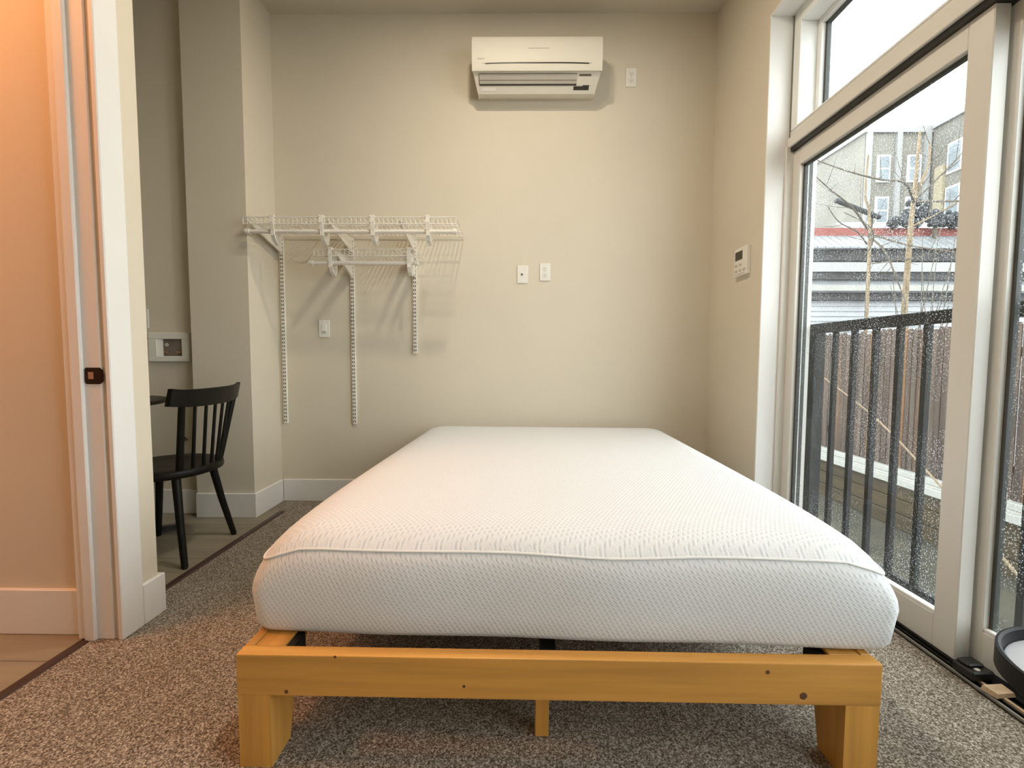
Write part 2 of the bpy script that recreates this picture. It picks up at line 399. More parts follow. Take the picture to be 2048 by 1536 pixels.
# ------------------------------------------------------------------ bed frame
bf = thing('bed_frame', 'honey coloured pine platform bed frame', 'bed frame', (.095, 1.021, 0), math.radians(-.6))
W = .766; LEN = 1.985
B(-W, W, 0, .036, .184, .286, bev=.003, seg=2).build('front_rail', M['pine'], bf)
B(-W, W, LEN-.036, LEN, .184, .286, bev=.003, seg=2).build('rear_rail', M['pine'], bf)
for s in (-1, 1):
    x0, x1 = sorted((s*W, s*(W-.024)))
    B(x0, x1, .036, LEN-.036, .184, .286, bev=.002).build('side_rail', M['piney'], bf)
    x0, x1 = sorted((s*(W-.024), s*(W-.075)))
    B(x0, x1, .14, LEN-.14, .212, .261, bev=.002).build('slat_cleat', M['piney'], bf)
    for yb, dr in ((.002, 1), (LEN-.002, -1)):
        xo, xi = s*(W-.001), s*(W-.080)
        xs = sorted((xo, xi))
        def q(z, d):
            y0, y1 = sorted((yb+dr*0.0, yb+dr*d))
            return [(xs[0], y0, z), (xs[1], y0, z), (xs[1], y1, z), (xs[0], y1, z)]
        MB().hexa(q(0, .088), q(.1845, .128)).build('leg', M['pinel'], bf)
        y0, y1 = sorted((yb+dr*.035, yb+dr*.124)); xx = sorted((s*(W-.025), s*(W-.098)))
        B(xx[0], xx[1], y0, y1, .182, .284, bev=.002).build('corner_block', M['piney'], bf)
        xx = sorted((s*(W-.099), s*(W-.118)))
        B(xx[0], xx[1], y0+.005, y1-.02, .216, .278).build('corner_bracket', M['black'], bf)
B(-.030, .010, .052, LEN-.04, .202, .260, bev=.002).build('centre_beam', M['black'], bf)
B(-.030, .010, .036, .050, .195, .278).build('beam_bracket', M['black'], bf)
for y in (.105, .98, 1.83):
    B(-.042, -.006, y, y+.036, 0, .203, bev=.002).build('centre_leg', M['pinel'], bf)
for i in range(13):
    y = .20+i*.132
    B(-W+.026, W-.026, y, y+.068, .2615, .280, bev=.002).build('slat', M['pine'], bf)
for x, z, r in ((-.645, .195, .0042), (-.216, .216, .003), (.50, .264, .0042), (.585, .207, .0075), (-.525, .284, .003)):
    MB().lathe([(r*1.2, -.0004), (r, -.0009), (r*.3, -.001)], 10, (x, 0, z), 'y').build('knot', M['knot'], bf)

# ------------------------------------------------------------------ mattress
def rrect(hx, hy, r, n=8):
    P = []
    for cx, cy, a0 in ((hx-r, -hy+r, -PI/2), (hx-r, hy-r, 0), (-hx+r, hy-r, PI/2), (-hx+r, -hy+r, PI)):
        for i in range(n+1):
            a = a0+PI/2*i/n; P.append((cx+r*math.cos(a), cy+r*math.sin(a)))
    out = []
    for i, p in enumerate(P):          # subdivide the straight runs
        q = P[(i+1) % len(P)]; out.append(p)
        d = math.hypot(q[0]-p[0], q[1]-p[1])
        if d > .2:
            k = 24
            out += [(p[0]+(q[0]-p[0])*t/k, p[1]+(q[1]-p[1])*t/k) for t in range(1, k)]
    return out
mt = thing('mattress', 'white knitted foam mattress without sheets', 'mattress', (.124, 1.078, .2865), math.radians(-2.0))
HX, HY, MH = .818, .950, .273
prof = [(.10, .002), (.022, 0), (.010, .006), (.003, .020), (.000, .06), (-.004, .11), (-.002, .158), (.003, .192), (.010, .209), (.018, .221), (.032, .237), (.055, .252), (.09, .264), (.15, .271), (.24, .273)]
mm = MB(); rings = []
def wob(x, y, z):
    return .004*math.sin(x*5.1+1)*math.sin(z*13)+.003*math.sin(x*11+y*3)
for ins, z in prof:
    R_ = rrect(HX-ins, HY-ins, max(.03, .055+ins*.15))
    ring = []
    for x, y in R_:
        yl = y+HY
        dz = -.010*math.exp(-((x-.12)/.16)**2)*math.exp(-yl/.10) if z > .19 else 0
        edge = max(abs(x)/HX, 0)
        droop = -.070*(max(0, edge-.80)/.20)**1.8*math.exp(-yl/.17)*min(1, max(0, (z-.1)/.1))
        k = wob(x, y, z) if z < .225 else 0
        ring.append((x*(1-.022*yl), yl+(k if yl < .3 else 0), z+dz+droop))
    rings.append(ring)
for sc in (.75, .5, .25, .04):
    top = rings[14]
    rings.append([(x*sc, HY+(y-HY)*sc, .273+.004*(1-sc)) for x, y, z in top])
n = len(rings[0])
mm.v = [p for g in rings for p in g]
mm.f = [(i*n+k, i*n+(k+1) % n, (i+1)*n+(k+1) % n, (i+1)*n+k) for i in range(len(rings)-1) for k in range(n)]
mm.f += [tuple(range(n-1, -1, -1)), tuple((len(rings)-1)*n+k for k in range(n))]
mm.build('cover', M['knit'], mt, smooth=80)
seam = [(x*1.0015, y-.0012*(1 if y < .4 else 0), z+.001) for x, y, z in rings[9]]
MB().tube(seam+[seam[0]], .0032, 6, cap=False).build('piping', M['piping'], mt, smooth=True)

# ------------------------------------------------------------------ air conditioner
ac = thing('air_conditioner', 'cream split air conditioner high on the beige wall', 'air conditioner', (.122, YB, 2.676))
AW = .398
body = [(0, .024), (-.088, .002), (-.102, .002), (-.182, .086), (-.184, .130), (-.182, .262), (-.165, .288), (-.14, .297), (0, .297)]
def acbody(mb, prof, wz):
    n = len(prof)
    L_ = [(-wz(z), y, z) for y, z in prof]; R_ = [(wz(z), y, z) for y, z in prof]
    mb.add(L_+R_, [tuple(range(n)), tuple(range(2*n-1, n-1, -1))]+[(i, (i+1) % n, n+(i+1) % n, n+i) for i in range(n)])
wz = lambda z: AW-.002-(.026*max(0, .088-z)/.088)
b_ = MB(); acbody(b_, body, wz); b_.build('body', M['acw'], ac, smooth=25)
fp = [(-.178, .088), (-.200, .085), (-.207, .099), (-.2125, .19), (-.209, .245), (-.203, .276), (-.192, .291), (-.176, .2945), (-.170, .290), (-.1855, .262)]
p_ = MB(); acbody(p_, fp, lambda z: AW+.002); p_.build('front_panel', M['acw'], ac, smooth=30)
def curve_strip(zc, h, hw, y, sag):
    m = MB(); N = 20
    for i in range(N):
        x0, x1 = -hw+2*hw*i/N, -hw+2*hw*(i+1)/N
        f = lambda x: zc-sag*(x/hw)**4
        m.hexa([(x0, y, f(x0)), (x1, y, f(x1)), (x1, y+.004, f(x1)), (x0, y+.004, f(x0))],
               [(x0, y, f(x0)+h), (x1, y, f(x1)+h), (x1, y+.004, f(x1)+h), (x0, y+.004, f(x0)+h)])
    return m
curve_strip(.123, .0055, .318, -.2108, .004).build('intake_slot', M['dark'], ac)
curve_strip(.1295, .003, .335, -.2118, .006).build('intake_lip', M['acw'], ac)
def on_face(x0, x1, z0, z1, d=.002, e=.001):   # plate following the sloping lower front between z .045 and .118
    yf = lambda z: -(.102+(z-.002)/.084*.080)
    return MB().hexa([(x0, yf(z0)-d, z0), (x1, yf(z0)-d, z0), (x1, yf(z0)+e, z0), (x0, yf(z0)+e, z0)],
                     [(x0, yf(z1)-d, z1), (x1, yf(z1)-d, z1), (x1, yf(z1)+e, z1), (x0, yf(z1)+e, z1)])
on_face(-.358, .250, .040, .080, .004).build('louver', M['acg'], ac)
on_face(-.358, .250, .0535, .0555, .0050).build('louver_crease', M['brown'], ac)
on_face(-.358, .250, .0785, .0810, .0050).build('louver_crease', M['brown'], ac)
on_face(-.358, .250, .0350, .0402, .0052).build('louver_gap', M['dark'], ac)
on_face(-.3605, -.3565, .037, .080, .0052).build('louver_gap', M['brown'], ac)
on_face(.256, .350, .036, .083, .0012).build('control_panel', M['acw'], ac)
on_face(.264, .338, .071, .079, .002).build('indicator_strip', M['brown'], ac)
on_face(.234, .330, .017, .032, .002).build('display_window', M['dark'], ac)
on_face(.290, .332, .031, .036, .002).build('display_window', M['dark'], ac)
on_face(-.348, -.255, .014, .028, .0015).build('sticker', M['plastic'], ac)
def text(body_, size, loc, rot, mat, parent, name):
    c = bpy.data.curves.new(name, 'FONT'); c.body = body_; c.size = size; c.extrude = .0003; c.align_x = 'LEFT'
    o = bpy.data.objects.new(name, c); COL.objects.link(o)
    me = bpy.data.meshes.new_from_object(o); bpy.data.objects.remove(o); bpy.data.curves.remove(c)
    me.materials.append(mat); o = bpy.data.objects.new(name, me); COL.objects.link(o)
    o.location = loc; o.rotation_euler = rot; o.parent = parent
    return o
text('DAIKIN', .013, (-.365, -.2125, .146), (math.radians(90), 0, 0), M['print'], ac, 'brand_lettering')
B(-.055, .075, -.2130, -.2115, .2095, .2125).build('model_lettering', M['print'], ac)

# ------------------------------------------------------------------ plates, switches, thermostat
def plate(name, label, cat, x, z, w_, h_, y=YB, group=None):
    t = thing(name, label, cat, (x, y, z-h_/2), group=group)
    B(-w_/2, w_/2, -.007, 0, 0, h_, bev=.0025, seg=2).build('cover_plate', M['plastic'], t)
    return t
t = plate('wall_plate', 'white cable plate with one dark socket above the bed', 'wall plate', .042, 1.560, .072, .116)
MB().lathe([(.007, -.007), (.007, -.012), (.004, -.013)], 14, (-.004, 0, .058), 'y').build('cable_socket', M['brown'], t)
t = plate('power_outlet', 'white duplex power outlet beside the cable plate', 'outlet', .194, 1.576, .072, .116)
def duplex(t):
    for zc in (.036, .080):
        p = B(-.0165, .0165, -.0095, -.006, zc-.014, zc+.014, bev=.002).build('socket', M['plastic'], t)
        for dx in (-.006, .006):
            B(dx-.001, dx+.001, -.0102, -.009, zc-.002, zc+.007).build('slot', M['slot'], p)
        MB().lathe([(.0022, -.009), (.0022, -.0102)], 8, (0, 0, zc-.008), 'y').build('slot', M['slot'], p)
    MB().lathe([(.002, -.007), (.002, -.0085)], 8, (0, 0, .058), 'y').build('screw', M['edge'], t)
duplex(t)
t = plate('power_outlet', 'white duplex power outlet right of the air conditioner', 'outlet', .748, 2.837, .070, .118)
duplex(t)
t = plate('light_switch', 'white rocker light switch on the wall between the shelf standards', 'light switch', -1.308, 1.192, .073, .118)
B(-.0165, .0165, -.0105, -.006, .026, .092, bev=.002).build('rocker', M['plastic'], t)
B(-.016, .016, -.012, -.006, .028, .045, bev=.002).build('dimmer_slider', M['acg'], t)
t = plate('light_switch', 'white switch plate in the nook beyond the doorway stub', 'light switch', -2.335, 1.235, .075, .118, y=2.80)
B(-.0165, .0165, -.0105, -.006, .026, .092, bev=.002).build('rocker', M['plastic'], t)

th = thing('thermostat', 'white wall thermostat with dark screen beside the glass door', 'thermostat', (XR, 2.612, 1.475))
B(-.022, 0, -.072, .072, 0, .160, bev=.004, seg=2).build('case', M['plastic'], th)
B(-.0235, -.021, -.022, .060, .090, .140, bev=.001).build('screen', M['screen'], th)
for y, z in ((.045, .062), (.0, .062), (.045, .030), (.0, .030), (-.045, .030)):
    B(-.025, -.021, y-.013, y+.013, z-.007, z+.007, bev=.002).build('button', M['acg'], th)
B(-.0235, -.021, -.055, .060, .008, .012).build('groove', M['acg'], th)

# laundry outlet box
lb = thing('laundry_outlet_box', 'white recessed laundry outlet box with valves in the nook', 'outlet box', (-2.165, 2.80, .968))
for nm, a in (('frame_bar', (-.13, .13, -.022, 0, 0, .034)), ('frame_bar', (-.13, .13, -.022, 0, .140, .180)), ('frame_bar', (-.13, -.075, -.022, 0, .034, .140)), ('frame_bar', (.080, .13, -.022, 0, .034, .140))):
    B(*a, bev=.003).build(nm, M['plastic'], lb)
B(-.075, .080, -.006, -.0005, .034, .140).build('box_back', M['boxin'], lb)
MB().hexa([(-.075, -.020, .034), (-.045, -.0062, .034), (-.045, -.0055, .034), (-.075, -.0055, .034)], [(-.075, -.020, .140), (-.045, -.0062, .140), (-.045, -.0055, .140), (-.075, -.0055, .140)]).build('box_side', M['plastic'], lb)
for x, c in ((-.020, 'brass'), (.060, 'brass')):
    v = MB().lathe([(.010, -.002), (.010, -.016), (.006, -.018)], 12, (x, 0, .060), 'y').build('valve', M['brass'], lb, smooth=True)
    B(x-.014, x+.014, -.021, -.016, .052, .064, bev=.003).build('lever', M['latch'], v)
MB().lathe([(.012, -.002), (.012, -.012), (.007, -.014)], 14, (-.022, 0, .104), 'y').build('drain_collar', M['acg'], lb, smooth=True)
vk = thing('gas_valve', 'small dark valve low on the nook wall behind the chair', 'valve', (-2.09, 2.80, .455))
MB().lathe([(.008, 0), (.008, -.02), (.012, -.022), (.012, -.028)], 12, (0, 0, .02), 'y').build('stem', M['brass'], vk)
MB().hexa([(-.02, -.034, .008), (.006, -.034, .008), (.006, -.027, .008), (-.02, -.027, .008)], [(-.004, -.034, .04), (.016, -.034, .04), (.016, -.027, .04), (-.004, -.027, .04)]).build('handle', M['black'], vk)

# ------------------------------------------------------------------ closet shelving
def standard(x, z0, z1, label):
    t = thing('shelf_standard', label, 'shelf standard', (x, YB, z0), group='slotted shelf standards on the back wall')
    h = z1-z0
    B(-.0125, .0125, -.004, 0, 0, h).build('channel_back', M['wire'], t)
    for s in (-1, 1):
        a, b = sorted((s*.0125, s*.0095)); B(a, b, -.014, -.004, 0, h).build('channel_side', M['wire'], t)
    B(-.0125, .0125, -.0155, -.014, 0, h).build('channel_face', M['wire'], t)
    m = MB(); zz = .012
    while zz < h-.02:
        for s in (-1, 1): m.box(s*.0058-.0028, s*.0058+.0028, -.0164, -.0150, zz, zz+.014)
        zz += .0254
    o = m.build('slots', M['slot'], t); o['kind'] = 'stuff'
    return t
standard(-1.583, .545, 1.80, 'white slotted standard in the corner, leftmost of three')
standard(-1.108, .540, 1.80, 'white slotted standard right of the light switch, middle of three')
standard(-.686, 1.028, 1.80, 'short white slotted standard, rightmost of three')

def wire_shelf(name, label, x0, x1, yf, z, rod_y, rod_z, rx0, rx1, hooks, brackets, mids):
    cx = (x0+x1)/2
    t = thing(name, label, 'wire shelf', (cx, YB, z))
    yb = -.012; yf = yf-YB
    m = MB(); n_ = int((x1-x0)/.0262)
    for i in range(n_+1):
        x = x0-cx+(x1-x0)*i/n_
        m.tube([(x, yb, 0), (x, yf+.004, 0), (x, yf, -.004), (x, yf, -.036)], .0020, 5)
    o = m.build('deck_wires', M['wire'], t, smooth=True); o['kind'] = 'stuff'
    for y, zz in [(yb-.006, -.004), (yf, .003), (yf, -.036)]+[(q, -.005) for q in mids]:
        MB().tube([(x0-cx, y, zz), (x1-cx, y, zz)], .0034, 8).build('support_wire', M['wire'], t, smooth=True)
    ry, rz = rod_y-YB, rod_z-z
    rd = MB().tube([(rx0-cx, ry, rz), (rx1-cx, ry, rz)], .0125, 16).build('hanging_rod', M['wire'], t, smooth=True)
    for x in (rx0, rx1):
        MB().lathe([(.0165, -.012), (.0175, 0), (.0165, .012)], 16, (x-cx, ry, rz), 'x').build('end_cap', M['wire'], rd, smooth=True)
    for hx in hooks:
        x = hx-cx
        m = MB(); P = [(yf-.006, .006), (yf-.008, -.03), (ry-.016, rz), (ry-.014, rz-.026), (ry+.006, rz-.052), (ry+.034, rz-.070), (ry+.054, rz-.062), (ry+.060, rz-.035), (ry+.056, -.004)]
        for (a, b), (c, d) in zip(P[:-1], P[1:]):
            nx, nz = (d-b), -(c-a); l = math.hypot(nx, nz); nx, nz = nx/l*.0035, nz/l*.0035
            m.hexa([(x-.011, a-nx, b-nz), (x+.011, a-nx, b-nz), (x+.011, a+nx, b+nz), (x-.011, a+nx, b+nz)],
                   [(x-.011, c-nx, d-nz), (x+.011, c-nx, d-nz), (x+.011, c+nx, d+nz), (x-.011, c+nx, d+nz)])
        hk = m.build('rod_hook', M['wire'], t)
        B(x-.014, x+.014, yf-.010, yf+.016, .004, .014, bev=.002).build('hook_clip', M['wire'], hk)
    for bx in brackets:
        x = bx-cx
        br = MB().prism([(-.016, -.115), (-.016, -.008), (yf+.02, -.008), (yf+.008, -.014), (yf+.03, -.024)], 'x', x-.006, x+.006).build('bracket', M['wire'], t)
        B(x-.010, x+.010, yf+.02, -.016, -.0085, -.0055).build('bracket_flange', M['wire'], br)
    return t
wire_shelf('wire_shelf', 'long white wire shelf with a hanging rod, upper of two', -1.60, -.352, 2.655, 1.812, 2.675, 1.738, -1.585, -.362, (-1.43, -1.140, -.842, -.518), (-1.583, -1.108, -.686), (-.13, -.26))
wire_shelf('wire_shelf', 'short white wire shelf with a hanging rod, lower of two', -1.235, -.620, 2.76, 1.652, 2.775, 1.576, -1.258, -.612, (-1.135, -.655), (-1.108, -.686), (-.15,))

# ------------------------------------------------------------------ chair
ch = thing('dining_chair', 'black spindle back wooden chair in the nook', 'chair', (-1.775, 2.235, 0), math.radians(4))
seat = []
for k in range(40):
    a = 2*PI*k/40
    seat.append((.245*math.cos(a), .250*math.sin(a)))
ms = MB(); lv = [(.90, .416), (.985, .424), (1.0, .438), (.985, .454), (.93, .458), (.6, .452), (.2, .450)]
ms.v = [(x*s_, y*s_, z) for s_, z in lv for x, y in seat]; N = 40
ms.f = [(i*N+k, i*N+(k+1) % N, (i+1)*N+(k+1) % N, (i+1)*N+k) for i in range(len(lv)-1) for k in range(N)]+[tuple(range(N-1, -1, -1)), tuple((len(lv)-1)*N+k for k in range(N))]
ms.build('seat', M['blackw'], ch, smooth=60)
for sx in (-1, 1):
    for sy in (-1, 1):
        lg = MB().tube([(sx*.135, sy*.14, .424), (sx*.165, sy*.17, .22), (sx*.203, sy*.207, .006)], .020, 12, .0145).build('leg', M['blackw'], ch, smooth=True)
        MB().lathe([(.012, 0), (.013, .008), (.010, .014)], 10, (sx*.204, sy*.208, 0)).build('glide', M['black'], lg)
NS = 7
def rail_x(y): return .250-.62*y*y
for i in range(NS):
    f = -1+2*i/(NS-1)
    a = f*math.radians(62)
    bx, by = .205-.05*f*f, .02+.165*f
    ty = f*.212; tx = rail_x(ty)
    thick = i in (0, NS-1)
    P = [(bx+(tx-bx)*u, by+(ty-by)*u, .446+.334*u) for u in (0, .35, .7, 1)]
    MB().tube(P, .0165 if thick else .0085, 10, .0150 if thick else .0075).build('back_post' if thick else 'spindle', M['blackw'], ch, smooth=True)
mr = MB(); K = 20
for i in range(K):
    q = []
    for y in (-.278+.556*i/K, -.278+.556*(i+1)/K):
        x = rail_x(y); e_ = abs(y)/.278; q.append((x, y, .760+.016*e_**3, .846+.010*e_**6))
    (xa, ya, la, ha), (xb, yb_, lb_, hb) = q
    mr.hexa([(xa-.012, ya, la), (xb-.012, yb_, lb_), (xb+.010, yb_, lb_), (xa+.010, ya, la)], [(xa+.006, ya, ha), (xb+.006, yb_, hb), (xb+.026, yb_, hb), (xa+.026, ya, ha)])
mr.build('top_rail', M['blackw'], ch)

# pedestal table beside the chair
tb = thing('pedestal_table', 'round black pedestal table behind the doorway stub', 'table', (-2.22, 2.23, 0))
MB().lathe([(.36, .750), (.375, .756), (.375, .768), (.37, .772)], 48).build('table_top', M['blackw'], tb, smooth=30)
MB().lathe([(.035, .05), (.035, .72), (.09, .74), (.09, .7495)], 24).build('column', M['black'], tb, smooth=30)
for k in range(4):
    a = PI/4*1+k*PI/2
    c, s = math.cos(a), math.sin(a); p = lambda r, sd, z: (r*c-sd*s, r*s+sd*c, z)
    MB().hexa([p(.02, -.022, .012), p(.42, -.018, .012), p(.42, .018, .012), p(.02, .022, .012)], [p(.02, -.022, .075), p(.42, -.016, .032), p(.42, .016, .032), p(.02, .022, .075)]).build('foot', M['black'], tb)
    MB().lathe([(.014, 0), (.014, .0125)], 12, p(.40, 0, 0)).build('glide', M['black'], tb)

# ------------------------------------------------------------------ things by the glass door
ty = thing('tray_table', 'small round black tray table with grey lining by the glass door', 'tray table', (1.250, .862, 0))
MB().lathe([(.05, .300), (.196, .300), (.203, .306), (.203, .352), (.198, .354), (.193, .350), (.188, .326), (.05, .325)], 56).build('tray', M['tray'], ty, smooth=35)
MB().lathe([(.187, .3255), (.187, .3275), (.184, .3282)], 56).build('lining', M['grey'], ty, smooth=35)
MB().lathe([(.018, .012), (.018, .302)], 18).build('column', M['tray'], ty, smooth=35)
MB().lathe([(.12, 0), (.12, .008), (.03, .018)], 36).build('base', M['tray'], ty, smooth=35)
ds = thing('door_stop_block', 'small black plastic stop block on the door track', 'door stop', (1.435, 1.355, .016), math.radians(3))
B(-.040, .032, -.032, .034, 0, .030, bev=.005).build('block', M['black'], ds)
B(-.030, .022, -.010, .030, .028, .040, bev=.004).build('cap', M['black'], ds)
B(-.022, -.008, -.026, -.014, .029, .034, bev=.002).build('tab', M['acg'], ds)
tag(MB().hexa([(1.40, 1.255, .016), (1.462, 1.262, .016), (1.462, 1.300, .016), (1.392, 1.296, .016)], [(1.405, 1.258, .028), (1.458, 1.264, .028), (1.458, 1.298, .030), (1.398, 1.294, .030)]).build('wood_offcut', M['woodbit']), 'small pale wood offcut lying on the door track', 'wood block')

# ------------------------------------------------------------------ outdoors
S('ground', M['ground'], (1.62, 60, -6, 60, -1.4, -1.2), label='bare yard ground below the balcony')
S('balcony_slab', M['concrete'], (1.57, 1.78, -1.0, 2.75, -.18, .0), label='narrow concrete balcony edge')
struct(MB().box(1.566, 1.60, -1.4, 3.2, -1.3, -.05).build('wall_outside', M['concrete']))

rl = thing('balcony_railing', 'black metal balcony railing outside the glass door', 'railing', (1.62, 1.40, 0))
B(-.022, .022, -2.2, 1.30, 1.137, 1.186, bev=.003).build('top_rail', M['rail'], rl)
B(-.015, .015, -2.2, 1.30, .050, .082, bev=.002).build('bottom_rail', M['rail'], rl)
for y in (1.053, -.60, -2.1):
    B(-.03, .03, y-.048, y+.048, .0, 1.137, bev=.003).build('post', M['rail'], rl)
y = 2.292
while y > -.6:
    B(-.010, .010, y-1.40-.011, y-1.40+.011, .082, 1.138).build('baluster', M['rail'], rl)
    y -= .1275

fn = thing('plank_fence', 'weathered brown plank fence across the yard', 'fence', (5.0, 6.2, -.42))
meshes = {}
y = 3.0; k = 0
while y < 9.6:
    wd = random.choice((.078, .088, .095)); hh = 1.80+random.uniform(-.03, .03)
    c = .024
    dx = random.uniform(-.012, .012)
    m_ = M['fence'][random.choices((0, 1, 2, 3), (4, 3, 2, 3))[0]]
    MB().prism([(y-6.2, 0), (y-6.2+wd-.009, 0), (y-6.2+wd-.009, hh-c), (y-6.2+wd-.009-c, hh), (y-6.2+c, hh), (y-6.2, hh-c)], 'x', dx, dx+.014).build('plank', m_, fn)
    y += wd
for z in (.25, 1.45):
    B(.026, .064, -3.2, 3.4, z, z+.09).build('fence_rail', M['fence'][3], fn)

cb = thing('edging_boards', 'two long white edging boards under the plank fence', 'edging', (4.95, 6.3, -.62))
B(-.02, .10, -3.4, 3.6, .125, .195, bev=.006).build('board', M['curb'], cb)
B(-.05, .07, -3.4, 3.6, .0, .09, bev=.006).build('board', M['curb'], cb)
B(.0, .09, -3.4, 3.6, .09, .125).build('spacer', M['concrete'], cb)
rw = thing('retaining_wall', 'low brown timber retaining wall below the fence', 'retaining wall', (4.98, 6.3, -1.2))
for i in range(3):
    B(-.02+.01*i, .12, -3.4, 3.6, i*.193, i*.193+.188, bev=.01).build('timber', M['retain'], rw)

# apartment building
ap = thing('apartment_building', 'grey apartment building with pale side wing and cream pilasters', 'building', (21, 28, -1.2))
def apb(name, mat, x0, x1, y0, y1, z0, z1, parent=None):
    return B(x0-21, x1-21, y0-28, y1-28, z0+1.2, z1+1.2).build(name, mat, parent or ap)
apb('front_wall', M['apt'], 19.5, 23.4, 26, 36, -1.2, 13.8)
apb('pale_wing', M['aptp'], 19.8, 23.0, 36, 60, -1.2, 13.2)
apb('near_wing', M['apt'], 23.2, 34, 18.6, 27, -1.2, 13.9)
apb('parapet', M['aptp'], 19.38, 23.3, 25.85, 36, 13.6, 13.95)
apb('parapet', M['aptp'], 23.05, 34, 18.5, 27, 13.75, 14.1)
for z in (2.6, 5.6, 8.6, 10.9):
    for x in (20.2, 21.9):
        f = apb('window', M['panel'], x, x+.72, 25.9, 26.05, z, z+1.5)
        B(x+.08-21, x+.64-21, 25.88-28, 25.91-28, z+.1+1.2, z+.7+1.2).build('pane', M['pane'], f)
        B(x+.08-21, x+.64-21, 25.88-28, 25.91-28, z+.8+1.2, z+1.4+1.2).build('pane', M['pane'], f)
    for y in (19.3, 20.9, 22.5, 24.1):
        f = apb('window', M['panel'], 23.1, 23.25, y, y+.8, z, z+1.6)
        B(23.08-21, 23.11-21, y+.08-28, y+.72-28, z+.1+1.2, z+1.5+1.2).build('pane', M['pane'], f)
    for y in (38, 42, 46, 50):
        f = apb('window', M['panel'], 19.7, 19.82, y, y+1.6, z, z+1.5)
        B(19.68-21, 19.71-21, y+.1-28, y+1.5-28, z+.1+1.2, z+1.4+1.2).build('pane', M['pane'], f)
for y in (20.2, 21.8, 23.4, 25.0): apb('pilaster', M['aptc'], 23.0, 23.2, y, y+.5, -1.2, 11.5)
for x in (19.55, 21.2, 22.8): apb('pilaster', M['aptp'], x, x+.28, 25.85, 26, -1.2, 13.6)
for x in (20.1, 21.8): apb('balcony_box', M['apt'], x, x+.95, 25.4, 25.95, 7.6, 8.4)

# sheds between fence and apartment block
sh = thing('metal_roof_shed', 'long shed with corrugated metal roof and red fascia', 'shed', (11, 14.5, -1.2))
def shb(name, mat, x0, x1, y0, y1, z0, z1): return B(x0-11, x1-11, y0-14.5, y1-14.5, z0+1.2, z1+1.2).build(name, mat, sh)
shb('shed_wall', M['siding'], 7.2, 16.5, 13.4, 17, -1.2, 4.3)
shb('red_fascia', M['red'], 6.6, 16.9, 13.0, 13.12, 4.47, 4.70)
sheet = [(12.35, 3.98), (12.35, 4.02), (13.05, 4.52), (13.05, 4.48)]
for i in range(46):
    x = 6.6+i*.22
    MB().prism([(a-14.5, b+1.2) for a, b in sheet], 'x', x-11, x-11+.205).build('roof_sheet', M['metalroof'], sh)
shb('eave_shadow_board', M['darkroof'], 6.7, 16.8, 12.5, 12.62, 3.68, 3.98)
for i in range(22):
    x = 9.6+i*.30
    MB().hexa([(x-11, 13.1-14.5, 4.70+1.2), (x+.285-11, 13.1-14.5, 4.70+1.2), (x+.285-11, 13.14-14.5, 4.66+1.2), (x-11, 13.14-14.5, 4.66+1.2)],
              [(x+1.2-11, 15.5-14.5, 5.6+1.2), (x+1.485-11, 15.5-14.5, 5.6+1.2), (x+1.485-11, 15.54-14.5, 5.56+1.2), (x+1.2-11, 15.54-14.5, 5.56+1.2)]).build('upper_roof_sheet', M['metalroof'], sh)
gr = thing('garage', 'low white garage with flat dark edged roof behind the fence', 'garage', (9, 12, -1.2))
def grb(name, mat, x0, x1, y0, y1, z0, z1): return B(x0-9, x1-9, y0-12, y1-12, z0+1.2, z1+1.2).build(name, mat, gr)
grb('garage_wall', M['siding'], 6.9, 14, 11.1, 12.3, -1.2, 3.06)
grb('roof_slab', M['aptp'], 6.6, 14.2, 10.9, 12.4, 3.08, 3.30)
grb('roof_edge', M['darkroof'], 6.6, 14.2, 10.95, 11.05, 2.90, 3.08)
grb('gutter', M['curb'], 6.6, 14.2, 10.86, 10.95, 2.62, 2.76)
grb('lintel', M['darkroof'], 6.6, 14.2, 10.98, 11.08, 2.42, 2.60)
sd = thing('clapboard_shed', 'white clapboard shed just beyond the fence', 'shed', (8, 9.6, -1.2))
B(-2.4, 3.5, -.5, .8, 0, 3.36).build('shed_body', M['siding'], sd)
for i in range(12):
    z = 2.15+i*.10
    MB().prism([(-.5, z), (-.522, z), (-.502, z+.10), (-.5, z+.10)], 'x', -2.41, 3.51).build('clapboard', M['siding'], sd)
MB().hexa([(-2.5, -.62, 3.36), (3.6, -.62, 3.36), (3.6, .9, 3.36), (-2.5, .9, 3.36)], [(-2.5, -.62, 3.42), (3.6, -.62, 3.42), (3.6, .9, 3.42), (-2.5, .9, 3.42)]).build('shed_roof', M['darkroof'], sd)

# evergreen clumps along the upper roof and the dark beam
rnd = random.Random(3)
hg = thing('evergreen_hedge', 'row of dark evergreen clumps above the red fascia', 'hedge', (11.4, 12.8, -1.2))
for i in range(13):
    x = -.85+i*.24; m = MB()
    hgt = max(.12, .62-.06*abs(i-2)*(1 if i > 2 else 4))
    for q in range(7):
        r = rnd.uniform(.07, .13); c = (x+rnd.uniform(-.1, .1), rnd.uniform(-.1, .1), 5.92+rnd.uniform(0, hgt))
        m.lathe([(.02, -r), (r*.8, -r*.6), (r, 0), (r*.75, r*.6), (.02, r)], 6, c)
    m.build('clump', M['snow'], hg)
MB().tube([(.3, .05, 0), (.3, .05, 6.0)], .05, 8).build('stem', M['twig'], hg)

